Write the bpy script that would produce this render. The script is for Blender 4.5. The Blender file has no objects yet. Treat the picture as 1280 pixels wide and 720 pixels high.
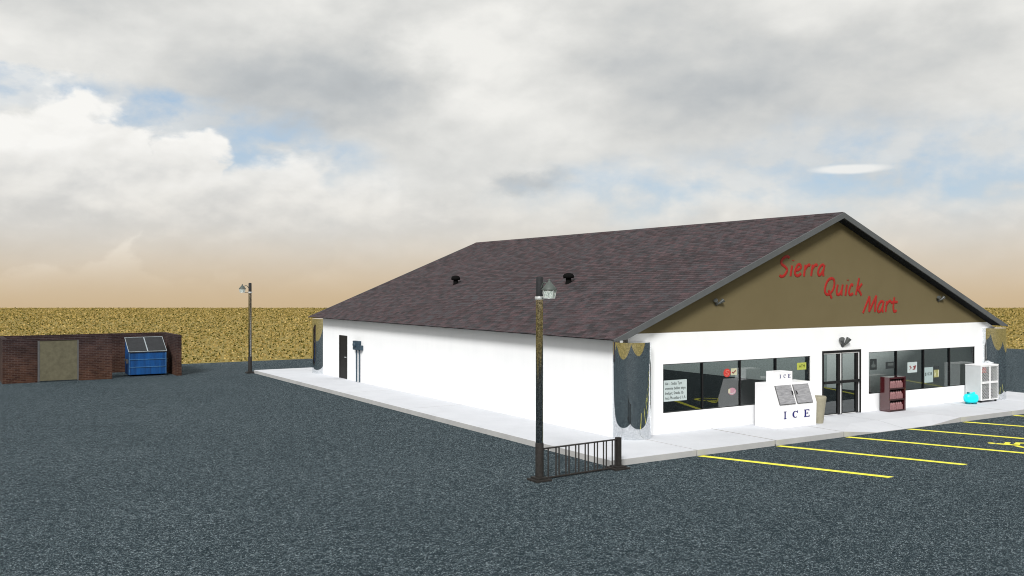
import bpy, bmesh, math, random
from mathutils import Vector, Matrix
random.seed(7)
PI = math.pi
sc = bpy.context.scene
COL = sc.collection

# ------------------------------------------------------------------ camera
YAW = math.radians(58.0)                      # viewing direction, from +x towards +y
CAM = Vector((-13.56, -17.32, 4.2))
FWD = Vector((math.cos(YAW), math.sin(YAW), 0)); RGT = Vector((math.sin(YAW), -math.cos(YAW), 0))
cd = bpy.data.cameras.new('camera'); cam = bpy.data.objects.new('camera', cd); COL.objects.link(cam)
cam.location = CAM; cam.rotation_euler = (PI/2, 0, YAW - PI/2)
cd.sensor_width = 36.0; cd.sensor_fit = 'HORIZONTAL'; cd.lens = 36.0*1165/1280
cd.clip_start = 0.1; cd.clip_end = 6000
sc.camera = cam

# ------------------------------------------------------------------ node helpers
class NT:
    def __init__(s, tree):
        s.t = tree; s.n = tree.nodes; s.l = tree.links
    def node(s, kind, **kw):
        nd = s.n.new(kind)
        for k, v in kw.items(): setattr(nd, k, v)
        return nd
    def put(s, sock, v):
        if isinstance(v, bpy.types.NodeSocket): s.l.new(v, sock)
        elif v is not None:
            if sock.type == 'RGBA' and len(v) == 3: v = (*v, 1)
            sock.default_value = v
    def m(s, op, a, b=None, c=None, clamp=False):
        nd = s.node('ShaderNodeMath', operation=op, use_clamp=clamp)
        for i, v in enumerate((a, b, c)):
            if v is not None: s.put(nd.inputs[i], v)
        return nd.outputs[0]
    def vm(s, op, a, b=None):
        nd = s.node('ShaderNodeVectorMath', operation=op)
        s.put(nd.inputs[0], a)
        if b is not None: s.put(nd.inputs[1], b)
        return nd.outputs['Value'] if op in ('DOT_PRODUCT', 'LENGTH') else nd.outputs[0]
    def xyz(s, x, y, z):
        nd = s.node('ShaderNodeCombineXYZ')
        for i, v in enumerate((x, y, z)): s.put(nd.inputs[i], v)
        return nd.outputs[0]
    def sep(s, v):
        nd = s.node('ShaderNodeSeparateXYZ'); s.put(nd.inputs[0], v); return nd.outputs
    def mix(s, f, a, b, blend='MIX'):
        nd = s.node('ShaderNodeMix', data_type='RGBA', blend_type=blend)
        s.put(nd.inputs[0], f); s.put(nd.inputs[6], a); s.put(nd.inputs[7], b)
        return nd.outputs[2]
    def rng(s, v, a, b, c=0.0, d=1.0, smooth=False):
        nd = s.node('ShaderNodeMapRange')
        if smooth: nd.interpolation_type = 'SMOOTHSTEP'
        nd.clamp = True
        for i, x in enumerate((v, a, b, c, d)): s.put(nd.inputs[i], x)
        return nd.outputs[0]
    def noise(s, vec, scale, detail=2.0, rough=.5, dist=0.0, dims='3D'):
        nd = s.node('ShaderNodeTexNoise', noise_dimensions=dims)
        s.put(nd.inputs['Vector'], vec); nd.inputs['Scale'].default_value = scale
        nd.inputs['Detail'].default_value = detail; nd.inputs['Roughness'].default_value = rough
        nd.inputs['Distortion'].default_value = dist
        return nd.outputs['Fac']
    def white(s, vec):
        nd = s.node('ShaderNodeTexWhiteNoise', noise_dimensions='3D'); s.put(nd.inputs['Vector'], vec); return nd.outputs['Value']
    def ramp(s, f, stops):
        nd = s.node('ShaderNodeValToRGB'); s.put(nd.inputs[0], f); e = nd.color_ramp.elements
        while len(e) < len(stops): e.new(.5)
        for q, (p, c) in zip(e, stops): q.position = p; q.color = (*c, 1)
        return nd.outputs[0]

def mat(name, color=(.5, .5, .5), rough=.6, metal=0.0, spec=.5, var=0.0, vscale=3.0, ior=None, trans=None):
    m = bpy.data.materials.new(name); m.use_nodes = True
    nt = NT(m.node_tree); b = nt.n['Principled BSDF']
    b.inputs['Base Color'].default_value = (*color, 1); b.inputs['Roughness'].default_value = rough
    b.inputs['Metallic'].default_value = metal; b.inputs['Specular IOR Level'].default_value = spec
    if ior: b.inputs['IOR'].default_value = ior
    if var:
        co = nt.node('ShaderNodeTexCoord').outputs['Object']
        f = nt.noise(co, vscale, 6, .65)
        k = nt.rng(f, .25, .75, 1-var, 1+var)
        nt.put(b.inputs['Base Color'], nt.vm('SCALE', (*color,)) if False else nt.mix(1.0, color, nt.xyz(k, k, k), 'MULTIPLY'))
    return m, nt, b

def obj_coord(nt): return nt.node('ShaderNodeTexCoord').outputs['Object']
def geo_pos(nt): return nt.node('ShaderNodeNewGeometry').outputs['Position']

M = {}
def simple(key, *a, **k): M[key] = mat(key, *a, **k)[0]

# asphalt: dark blue-grey binder with pale aggregate at several grain sizes
def asphalt(key, stops, bump=.3):
    m, nt, b = mat(key, rough=.95, spec=.04); p = geo_pos(nt)
    def cells(scale, off):
        v = nt.node('ShaderNodeTexVoronoi'); nt.put(v.inputs['Vector'], nt.vm('ADD', p, off)); v.inputs['Scale'].default_value = scale
        return nt.sep(v.outputs['Color'])[0]
    c1, c2, c3, c4 = cells(115, (0, 0, 0)), cells(60, (3.1, 1.7, .3)), cells(27, (9.2, 4.4, .1)), cells(11, (5.2, 8.4, .2))
    f = nt.m('ADD', nt.m('ADD', nt.m('MULTIPLY', c1, .44), nt.m('MULTIPLY', c2, .34)), nt.m('ADD', nt.m('MULTIPLY', c3, .16), nt.m('MULTIPLY', c4, .06)))
    f = nt.m('ADD', f, nt.m('MULTIPLY', nt.m('SUBTRACT', nt.noise(p, .22, 5, .6), .5), .07))
    nt.put(b.inputs['Base Color'], nt.ramp(nt.rng(f, .14, .86), stops))
    bp = nt.node('ShaderNodeBump'); bp.inputs['Strength'].default_value = bump; bp.inputs['Distance'].default_value = .01
    nt.put(bp.inputs['Height'], c2); nt.put(b.inputs['Normal'], bp.outputs[0])
    M[key] = m
asphalt('asphalt', [(.10, (.007, .012, .015)), (.45, (.019, .030, .037)), (.66, (.040, .058, .069)), (.80, (.11, .143, .162)), (1, (.40, .46, .48))])

def field_mat():
    m, nt, b = mat('dry_grass_ground', rough=.95, spec=.1); p = geo_pos(nt)
    n = nt.m('ADD', nt.m('MULTIPLY', nt.noise(p, 7, 4, .8), .6), nt.m('MULTIPLY', nt.noise(p, 1.9, 4, .75), .4))
    c = nt.ramp(nt.rng(n, .36, .64), [(0, (.075, .068, .015)), (.35, (.17, .140, .042)), (.65, (.31, .24, .082)), (1, (.46, .345, .135))])
    nt.put(b.inputs['Base Color'], c); M['field'] = m
field_mat()
def grass_mat():
    m = bpy.data.materials.new('dry_grass_blades'); m.use_nodes = True; nt = NT(m.node_tree); nt.n.clear()
    a = nt.node('ShaderNodeAttribute', attribute_name='Col').outputs['Color']
    d = nt.node('ShaderNodeBsdfDiffuse'); t = nt.node('ShaderNodeBsdfTranslucent'); x = nt.node('ShaderNodeMixShader'); o = nt.node('ShaderNodeOutputMaterial')
    nt.put(d.inputs[0], a); nt.put(t.inputs[0], a); x.inputs[0].default_value = .42
    nt.l.new(d.outputs[0], x.inputs[1]); nt.l.new(t.outputs[0], x.inputs[2]); nt.l.new(x.outputs[0], o.inputs[0]); M['grass'] = m
grass_mat()

def white_wall():
    m, nt, b = mat('white_stucco', rough=.8, spec=.25); p = obj_coord(nt)
    f = nt.noise(p, .7, 5, .6); s = nt.noise(nt.vm('MULTIPLY', p, (1.5, 1.5, .18)), 1.4, 4, .6)
    k = nt.m('ADD', nt.m('MULTIPLY', f, .5), nt.m('MULTIPLY', s, .5))
    nt.put(b.inputs['Base Color'], nt.mix(nt.rng(k, .38, .62), (.83, .84, .855), (.87, .88, .89)))
    bp = nt.node('ShaderNodeBump'); bp.inputs['Strength'].default_value = .03; bp.inputs['Distance'].default_value = .01
    nt.put(bp.inputs['Height'], nt.noise(p, 90, 3, .6)); nt.put(b.inputs['Normal'], bp.outputs[0]); M['white_wall'] = m
white_wall()
def gable_mat():
    m, nt, b = mat('olive_brown_stucco', rough=.85, spec=.2); p = obj_coord(nt)
    f = nt.noise(p, .8, 6, .65)
    nt.put(b.inputs['Base Color'], nt.mix(nt.rng(f, .3, .7), (.133, .107, .054), (.146, .118, .061)))
    bp = nt.node('ShaderNodeBump'); bp.inputs['Strength'].default_value = .15; bp.inputs['Distance'].default_value = .01
    nt.put(bp.inputs['Height'], nt.noise(p, 70, 3, .6)); nt.put(b.inputs['Normal'], bp.outputs[0]); M['gable'] = m
gable_mat()
def walk_mat():
    m, nt, b = mat('pale_concrete', rough=.85, spec=.2); p = geo_pos(nt)
    f = nt.m('ADD', nt.m('MULTIPLY', nt.noise(p, .9, 6, .65), .7), nt.m('MULTIPLY', nt.noise(p, 40, 2, .6), .3))
    top = nt.mix(nt.rng(f, .35, .65), (.53, .545, .58), (.595, .61, .645))
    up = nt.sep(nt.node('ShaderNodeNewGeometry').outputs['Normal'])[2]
    nt.put(b.inputs['Base Color'], nt.mix(nt.rng(up, .3, .95), nt.mix(nt.rng(f, .35, .65), (.36, .36, .36), (.45, .45, .44)), top))  # faces turned from the sky painted darker: kerb shade put into the colour
    M['walk'] = m
walk_mat()
def shingles():
    m, nt, b = mat('maroon_grey_shingles', rough=.9, spec=.15); x, y, z = nt.sep(geo_pos(nt))
    v = nt.xyz(y, nt.m('MULTIPLY', x, 1.08), 0)
    br = nt.node('ShaderNodeTexBrick', offset=.5, squash=1.0)
    nt.put(br.inputs['Vector'], v)
    br.inputs['Scale'].default_value = 1.0; br.inputs['Brick Width'].default_value = .21; br.inputs['Row Height'].default_value = .16
    br.inputs['Mortar Size'].default_value = .010; br.inputs['Mortar Smooth'].default_value = .3; br.inputs['Bias'].default_value = 0
    br.inputs['Color1'].default_value = (.078, .051, .055, 1); br.inputs['Color2'].default_value = (.051, .050, .055, 1); br.inputs['Mortar'].default_value = (.036, .030, .031, 1)
    br2 = nt.node('ShaderNodeTexBrick', offset=.37)
    nt.put(br2.inputs['Vector'], nt.vm('ADD', v, (3.3, .0, 0)))
    br2.inputs['Scale'].default_value = 1.0; br2.inputs['Brick Width'].default_value = .26; br2.inputs['Row Height'].default_value = .16
    br2.inputs['Mortar Size'].default_value = 0; br2.inputs['Bias'].default_value = .1
    br2.inputs['Color1'].default_value = (.66, .66, .66, 1); br2.inputs['Color2'].default_value = (1.30, 1.28, 1.29, 1); br2.inputs['Mortar'].default_value = (1, 1, 1, 1)
    c = nt.mix(1.0, br.outputs['Color'], br2.outputs['Color'], 'MULTIPLY')
    g = nt.rng(nt.noise(v, 20, 4, .85), .3, .7, .62, 1.20); big = nt.rng(nt.noise(v, .45, 4, .6), .3, .7, .92, 1.08)
    k = nt.m('MULTIPLY', g, big); c = nt.mix(1.0, c, nt.xyz(k, k, k), 'MULTIPLY')
    nt.put(b.inputs['Base Color'], c)
    saw = nt.m('FRACT', nt.m('DIVIDE', nt.m('MULTIPLY', x, 1.08), .16))
    bp = nt.node('ShaderNodeBump'); bp.inputs['Strength'].default_value = .22; bp.inputs['Distance'].default_value = .02
    nt.put(bp.inputs['Height'], nt.m('SUBTRACT', nt.m('MULTIPLY', br.outputs['Fac'], -1.0), nt.m('MULTIPLY', saw, .6))); nt.put(b.inputs['Normal'], bp.outputs[0])
    M['shingles'] = m
shingles()
def brick_mat():
    m, nt, b = mat('dark_red_brick', rough=.9, spec=.15); x, y, z = nt.sep(geo_pos(nt))
    v = nt.xyz(nt.m('ADD', x, y), z, 0)
    br = nt.node('ShaderNodeTexBrick'); nt.put(br.inputs['Vector'], v)
    br.inputs['Scale'].default_value = 1.0; br.inputs['Brick Width'].default_value = .23; br.inputs['Row Height'].default_value = .078
    br.inputs['Mortar Size'].default_value = .009; br.inputs['Bias'].default_value = -.1
    br.inputs['Color1'].default_value = (.058, .034, .026, 1); br.inputs['Color2'].default_value = (.030, .016, .015, 1); br.inputs['Mortar'].default_value = (.075, .062, .055, 1)
    n = nt.rng(nt.noise(v, 1.1, 5, .65), .3, .7, .55, 1.45)
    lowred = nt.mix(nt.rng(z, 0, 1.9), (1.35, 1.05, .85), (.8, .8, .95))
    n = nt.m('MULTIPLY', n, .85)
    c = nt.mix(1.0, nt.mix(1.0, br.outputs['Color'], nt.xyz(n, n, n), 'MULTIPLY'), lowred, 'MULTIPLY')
    nt.put(b.inputs['Base Color'], c)
    bp = nt.node('ShaderNodeBump'); bp.inputs['Strength'].default_value = .5; bp.inputs['Distance'].default_value = .01
    nt.put(bp.inputs['Height'], nt.m('MULTIPLY', br.outputs['Fac'], -1)); nt.put(b.inputs['Normal'], bp.outputs[0]); M['brick'] = m
brick_mat()
def glass_mat():
    # tinted pane: mirror reflection by Fresnel over a dark transparent body
    m = bpy.data.materials.new('tinted_glass'); m.use_nodes = True; nt = NT(m.node_tree); nt.n.clear()
    o = nt.node('ShaderNodeOutputMaterial'); mx_ = nt.node('ShaderNodeMixShader'); t = nt.node('ShaderNodeBsdfTransparent'); g = nt.node('ShaderNodeBsdfGlossy')
    t.inputs[0].default_value = (.66, .73, .72, 1); g.inputs['Roughness'].default_value = 0; g.inputs['Color'].default_value = (.9, .95, .95, 1)
    fr = nt.node('ShaderNodeFresnel'); fr.inputs['IOR'].default_value = 2.2
    bp = nt.node('ShaderNodeBump'); bp.inputs['Strength'].default_value = .012; bp.inputs['Distance'].default_value = .05
    nt.put(bp.inputs['Height'], nt.noise(obj_coord(nt), .8, 1, .5)); nt.put(g.inputs['Normal'], bp.outputs[0])
    nt.l.new(fr.outputs[0], mx_.inputs[0]); nt.l.new(t.outputs[0], mx_.inputs[1]); nt.l.new(g.outputs[0], mx_.inputs[2]); nt.l.new(mx_.outputs[0], o.inputs[0]); M['glass'] = m
    m = bpy.data.materials.new('added_clear_glazing'); m.use_nodes = True; nt = NT(m.node_tree); nt.n.clear()
    o = nt.node('ShaderNodeOutputMaterial'); mx_ = nt.node('ShaderNodeMixShader'); t = nt.node('ShaderNodeBsdfTransparent'); g = nt.node('ShaderNodeBsdfGlossy')
    t.inputs[0].default_value = (.92, .94, .94, 1); g.inputs['Roughness'].default_value = .02; mx_.inputs[0].default_value = .06
    nt.l.new(t.outputs[0], mx_.inputs[1]); nt.l.new(g.outputs[0], mx_.inputs[2]); nt.l.new(mx_.outputs[0], o.inputs[0]); M['added_glazing'] = m  # glazing for the added roof opening that lets sun inside
glass_mat()
def lantern_glass():
    m = bpy.data.materials.new('frosted_lantern_glass'); m.use_nodes = True; nt = NT(m.node_tree); nt.n.clear()
    o = nt.node('ShaderNodeOutputMaterial'); mx = nt.node('ShaderNodeMixShader'); t = nt.node('ShaderNodeBsdfTransparent'); d = nt.node('ShaderNodeBsdfPrincipled')
    d.inputs['Roughness'].default_value = .25
    n = nt.noise(obj_coord(nt), 28, 3, .7)
    nt.put(d.inputs['Base Color'], nt.ramp(nt.rng(n, .35, .65), [(0, (.28, .36, .33)), (.5, (.60, .68, .64)), (1, (.85, .9, .86))]))
    mx.inputs[0].default_value = .72
    nt.l.new(t.outputs[0], mx.inputs[1]); nt.l.new(d.outputs[0], mx.inputs[2]); nt.l.new(mx.outputs[0], o.inputs[0]); M['lantern_glass'] = m
lantern_glass()
def yellow_paint():
    m, nt, b = mat('worn_yellow_road_paint', rough=.8, spec=.2); p = geo_pos(nt)
    f = nt.m('ADD', nt.m('MULTIPLY', nt.noise(p, 45, 3, .7), .6), nt.m('MULTIPLY', nt.noise(p, 5, 4, .7), .4))
    nt.put(b.inputs['Base Color'], nt.ramp(nt.rng(f, .30, .6), [(0, (.12, .12, .03)), (.16, (.62, .60, .07)), (.5, (.80, .76, .06)), (1, (.84, .80, .12))]))
    M['yellow'] = m
yellow_paint()
def brushed():
    m, nt, b = mat('brushed_grey_door', rough=.45, metal=.35); p = obj_coord(nt)
    n = nt.noise(nt.vm('MULTIPLY', p, (3, 40, 60)), 1.6, 5, .75)
    nt.put(b.inputs['Base Color'], nt.ramp(nt.rng(n, .33, .67), [(0, (.18, .18, .19)), (.5, (.33, .33, .35)), (1, (.52, .52, .54))])); M['brushed'] = m
brushed()
def blue_dumpster():
    m, nt, b = mat('worn_blue_steel', rough=.5, spec=.35); p = obj_coord(nt)
    st = nt.noise(nt.vm('MULTIPLY', p, (4.5, 4.5, .35)), 1.3, 4, .65)
    nt.put(b.inputs['Base Color'], nt.ramp(nt.rng(st, .3, .7), [(0, (.0005, .026, .095)), (.55, (.0008, .052, .19)), (1, (.002, .074, .255))])); M['blue'] = m
blue_dumpster()
def reflection_speckle_metal(key, name, lo, mid, hi, rough, sc_):
    # polished metal; speckle of the mirrored asphalt is painted into its colour
    m, nt, b = mat(name, rough=rough, metal=1.0); p = obj_coord(nt)
    v = nt.node('ShaderNodeTexVoronoi'); nt.put(v.inputs['Vector'], p); v.inputs['Scale'].default_value = sc_
    v2 = nt.node('ShaderNodeTexVoronoi'); nt.put(v2.inputs['Vector'], p); v2.inputs['Scale'].default_value = sc_*.52
    f = nt.m('ADD', nt.m('MULTIPLY', nt.sep(v.outputs['Color'])[0], .6), nt.m('MULTIPLY', nt.sep(v2.outputs['Color'])[0], .4))
    nt.put(b.inputs['Base Color'], nt.ramp(f, [(.12, lo), (.5, mid), (.88, hi)])); M[key] = m
reflection_speckle_metal('mirror', 'cladding_reflection_speckle', (.54, .57, .60), (.74, .77, .79), (.96, .97, .98), .015, 58)
reflection_speckle_metal('pole', 'lamp_metal_reflection_speckle', (.14, .14, .145), (.31, .31, .31), (.56, .56, .55), .10, 62)
simple('pole_dark', (.020, .021, .023), rough=.7, spec=.2, var=.3, vscale=20)
simple('rust_dark', (.022, .020, .0185), rough=.75, spec=.25, var=.5, vscale=14)
simple('rail_metal', (.028, .026, .025), rough=.5, spec=.4, var=.3, vscale=9)
simple('lantern_cap', (.070, .085, .078), rough=.55, spec=.4, var=.2, vscale=16)
simple('pale_metal', (.55, .57, .57), rough=.4, metal=.4, var=.15, vscale=12)
simple('fascia', (.092, .098, .101), rough=.7, spec=.25, var=.12, vscale=2)
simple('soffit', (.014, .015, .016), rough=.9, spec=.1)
simple('floor_dark_band', (.012, .013, .013), rough=.9, spec=.05)
simple('partition_far_dimmed', (.42, .455, .45), rough=.8, var=.25, vscale=14)  # far piece painted darker, evening out the stronger sunlight there
simple('partition_near_lifted', (.86, .88, .87), rough=.8, var=.10, vscale=14)  # near piece painted lighter, making up for the weaker light there
simple('black', (.006, .006, .007), rough=.45, spec=.35)
simple('vent_black', (.006, .006, .006), rough=.95, spec=.05)
simple('door_black', (.008, .0075, .007), rough=.55, spec=.3, var=.5, vscale=6)
simple('weather_strip', (.72, .72, .72), rough=.5)
simple('sub_base', (.02, .02, .022), rough=.95)
simple('red_letter', (.31, .013, .008), rough=.5, spec=.35, var=.15, vscale=3)
simple('ice_white', (.84, .84, .86), rough=.35, spec=.4, var=.03, vscale=2.5)
simple('ice_blue', (.006, .006, .13), rough=.5)
simple('tan_plastic', (.29, .27, .20), rough=.6, spec=.3, var=.12, vscale=6)
simple('dark_inside', (.012, .012, .010), rough=.9)
m, nt, b = mat('maroon_gloss', (.050, .008, .010), rough=.08, spec=.8); b.inputs['Coat Weight'].default_value = .6; b.inputs['Coat Roughness'].default_value = .03; M['maroon'] = m
simple('maroon_deep', (.022, .003, .004), rough=.5)
simple('pink_pack', (.235, .115, .12), rough=.5, spec=.4, var=.45, vscale=22)
simple('bottle_cap', (.016, .004, .006), rough=.4)
simple('cage_grey', (.50, .52, .53), rough=.55, spec=.3, var=.06, vscale=3)
simple('cage_white', (.80, .80, .81), rough=.5, var=.05, vscale=5)
simple('steel_cylinder', (.12, .125, .13), rough=.4, spec=.4, var=.3, vscale=8)
simple('wire', (.42, .43, .43), rough=.5)
simple('cyan', (.0, .72, .80), rough=.35, spec=.5)
simple('teal_dark', (.0, .12, .14), rough=.5)
simple('slate', (.030, .055, .078), rough=.5, spec=.4, var=.25, vscale=10)
simple('flood_dark', (.060, .066, .064), rough=.35, spec=.6, var=.3, vscale=30)
simple('flood_lens', (.45, .48, .46), rough=.2)
simple('gate_tan', (.108, .100, .066), rough=.8, spec=.2, var=.25, vscale=5)
simple('gate_edge', (.085, .085, .085), rough=.6, var=.2, vscale=8)
simple('lid', (.022, .024, .027), rough=.6, spec=.3, var=.25, vscale=5)
simple('pale_edge', (.30, .34, .36), rough=.5, var=.3, vscale=9)
simple('blue_edge', (.03, .11, .25), rough=.5, var=.4, vscale=6)
simple('paper_white', (.46, .53, .53), rough=.5, var=.06, vscale=12)
simple('paper_pale', (.34, .42, .42), rough=.5, var=.08, vscale=12)
simple('ink', (.015, .02, .02), rough=.6)
simple('sign_red', (.50, .035, .025), rough=.5)
simple('sign_red_light', (.62, .16, .12), rough=.5)
simple('sign_pink', (.42, .22, .27), rough=.5, var=.2, vscale=30)
simple('sign_yellow', (.42, .46, .08), rough=.5)
simple('sign_olive', (.04, .05, .005), rough=.5)
simple('poster_dark', (.016, .022, .024), rough=.5, var=.4, vscale=25)
simple('poster_grey', (.075, .09, .09), rough=.5, var=.3, vscale=25)
simple('poster_yellow', (.30, .29, .11), rough=.5, var=.35, vscale=18)
simple('poster_cream', (.48, .48, .33), rough=.5, var=.2, vscale=18)
simple('brown_red_ink', (.20, .035, .035), rough=.5)

# ------------------------------------------------------------------ mesh helpers
class MB:
    def __init__(s): s.b = bmesh.new()
    def poly(s, pts, mi=0):
        f = s.b.faces.new([s.b.verts.new(p) for p in pts]); f.material_index = mi; return f
    def box(s, x0, y0, z0, x1, y1, z1, bev=0.0, mi=0):
        v = [s.b.verts.new(p) for p in ((x0,y0,z0),(x1,y0,z0),(x1,y1,z0),(x0,y1,z0),(x0,y0,z1),(x1,y0,z1),(x1,y1,z1),(x0,y1,z1))]
        fs = [s.b.faces.new([v[i] for i in q]) for q in ((3,2,1,0),(4,5,6,7),(0,1,5,4),(1,2,6,5),(2,3,7,6),(3,0,4,7))]
        for f in fs: f.material_index = mi
        if bev:
            bmesh.ops.bevel(s.b, geom=list({e for f in fs for e in f.edges}), offset=bev, segments=2, affect='EDGES', profile=.7)
        return s
    def prism(s, prof, axis, a, b, bev=0.0, mi=0):
        # prof: 2-D outline; axis 'x': (y,z), 'y': (x,z), 'z': (x,y)
        def P(p, t): return {'x': (t, p[0], p[1]), 'y': (p[0], t, p[1]), 'z': (p[0], p[1], t)}[axis]
        A = [s.b.verts.new(P(p, a)) for p in prof]; B = [s.b.verts.new(P(p, b)) for p in prof]; n = len(prof)
        fs = [s.b.faces.new(A[::-1]), s.b.faces.new(B)] + [s.b.faces.new((A[i], A[(i+1) % n], B[(i+1) % n], B[i])) for i in range(n)]
        for f in fs: f.material_index = mi
        if bev:
            bmesh.ops.bevel(s.b, geom=list({e for f in fs for e in f.edges}), offset=bev, segments=2, affect='EDGES', profile=.7)
        return s
    def tube(s, pts, r, n=8, flat=None, cap=True):
        pts = [Vector(p) for p in pts]; rings = []
        for i, p in enumerate(pts):
            d = (pts[min(i+1, len(pts)-1)] - pts[max(i-1, 0)]).normalized()
            up = Vector((0, 1, 0)) if abs(d.y) < .9 else Vector((1, 0, 0))
            u = d.cross(up).normalized(); w = u.cross(d).normalized()
            rr = r[i] if isinstance(r, (list, tuple)) else r
            ring = []
            for k in range(n):
                a = 2*PI*k/n; o = u*math.cos(a)*rr + w*math.sin(a)*rr
                if flat is not None: o.y *= flat
                ring.append(s.b.verts.new(p + o))
            rings.append(ring)
        for A, B in zip(rings, rings[1:]):
            for k in range(n):
                f = s.b.faces.new((A[k], A[(k+1) % n], B[(k+1) % n], B[k])); f.smooth = True
        if cap: s.b.faces.new([s.b.verts.new(v.co) for v in rings[0]][::-1]); s.b.faces.new([s.b.verts.new(v.co) for v in rings[-1]])
        return s
    def lathe(s, prof, c=(0,0,0), n=24, smooth=True, axis=None):
        # prof: list of (radius, height)
        Mx = Matrix.Identity(3) if axis is None else Vector((0,0,1)).rotation_difference(Vector(axis)).to_matrix()
        rings = []; c = Vector(c)
        for r, h in prof:
            rings.append([s.b.verts.new(c + Mx @ Vector((r*math.cos(2*PI*k/n), r*math.sin(2*PI*k/n), h))) for k in range(n)])
        for A, B in zip(rings, rings[1:]):
            for k in range(n):
                f = s.b.faces.new((A[k], A[(k+1) % n], B[(k+1) % n], B[k])); f.smooth = smooth
        if prof[0][0] > 1e-4: s.b.faces.new([s.b.verts.new(v.co) for v in rings[0]][::-1])
        if prof[-1][0] > 1e-4: s.b.faces.new([s.b.verts.new(v.co) for v in rings[-1]])
        return s
    def build(s, name, m, parent=None, fix=True):
        if parent is not None: bmesh.ops.translate(s.b, verts=s.b.verts[:], vec=-origin(parent))
        if fix: bmesh.ops.recalc_face_normals(s.b, faces=s.b.faces[:])
        me = bpy.data.meshes.new(name); s.b.to_mesh(me); s.b.free()
        for k in (m if isinstance(m, (list, tuple)) else [m]): me.materials.append(M[k])
        o = bpy.data.objects.new(name, me); COL.objects.link(o)
        if parent is not None: o.parent = parent
        return o
def origin(o): return o.location + (origin(o.parent) if o.parent is not None else Vector((0, 0, 0)))
def tag(o, label=None, cat=None, group=None, kind=None):
    for k, v in (('label', label), ('category', cat), ('group', group), ('kind', kind)):
        if v: o[k] = v
    return o
def thing(name, label, cat, loc=(0,0,0), group=None):
    o = bpy.data.objects.new(name, None); COL.objects.link(o); o.location = loc; o.empty_display_size = .2
    return tag(o, label, cat, group)
def copy_tree(o, parent=None):
    c = o.copy(); COL.objects.link(c)
    if parent is not None: c.parent = parent
    for ch in list(o.children): copy_tree(ch, c)
    return c
def smooth_path(pts, k=4):
    out = []; n = len(pts)
    for i in range(n-1):
        p0, p1, p2, p3 = (Vector(pts[max(i-1, 0)]), Vector(pts[i]), Vector(pts[i+1]), Vector(pts[min(i+2, n-1)]))
        for j in range(k):
            t = j/k
            out.append(.5*((2*p1) + (p2-p0)*t + (2*p0-5*p1+4*p2-p3)*t*t + (3*p1-p0-3*p2+p3)*t**3))
    out.append(Vector(pts[-1])); return out
def text_obj(name, body, size, loc, m, parent, width=None, shear=0.0):
    cu = bpy.data.curves.new(name, 'FONT'); cu.body = body; cu.size = size; cu.extrude = .0008; cu.shear = shear
    t = bpy.data.objects.new(name + '_curve', cu); COL.objects.link(t)
    dg = bpy.context.evaluated_depsgraph_get(); dg.update()
    me = bpy.data.meshes.new_from_object(t.evaluated_get(dg)); bpy.data.objects.remove(t)
    xs = [v.co.x for v in me.vertices]; x0, x1 = min(xs), max(xs)
    k = (width/(x1-x0)) if width else 1.0
    og = origin(parent)
    for v in me.vertices: v.co = Vector(((v.co.x-x0)*k + loc[0], loc[1] - v.co.z, v.co.y + loc[2])) - og
    me.materials.clear(); me.materials.append(M[m])
    o = bpy.data.objects.new(name, me); COL.objects.link(o); o.parent = parent
    return o

# ------------------------------------------------------------------ ground
LOT = (-28.0, -31.0, 50.0, 36.0)
def ground():
    # plateau of dry field; its far rim lies 197 m ahead, then the land falls away
    mb = MB()
    def P(d, r, z=-.004): q = CAM + FWD*d + RGT*r; return (q.x, q.y, z)
    near, far, side = -420, 197, 420
    a = [P(near, -side), P(near, side), P(far, side), P(far, -side)]
    o = 2600
    b_ = [P(near-o, -side-o, -75), P(near-o, side+o, -75), P(far+o, side+o, -75), P(far+o, -side-o, -75)]
    A = [mb.b.verts.new(p) for p in a]; B = [mb.b.verts.new(p) for p in b_]
    mb.b.faces.new(A)
    for i in range(4): mb.b.faces.new((A[i], B[i], B[(i+1) % 4], A[(i+1) % 4]))
    return tag(mb.build('field', 'field'), kind='structure')
ground()
mb = MB(); mb.poly([(LOT[0],LOT[1],0),(LOT[2],LOT[1],0),(LOT[2],LOT[3],0),(LOT[0],LOT[3],0)])
lot = tag(mb.build('parking_lot', 'asphalt'), kind='structure')
SL = -.413
for k in range(8):
    x0 = 2.66 + 2.79*k; w = .215; z = .004
    mb = MB(); n = 10
    for i in range(n):
        ya, yb = -.05 - 4.2*i/n, -.05 - 4.2*(i+1)/n
        mb.poly([(x0+SL*ya, ya, z), (x0+SL*ya+w, ya, z), (x0+SL*yb+w, yb, z), (x0+SL*yb, yb, z)])
    mb.build('parking_line', 'yellow', lot)
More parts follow.
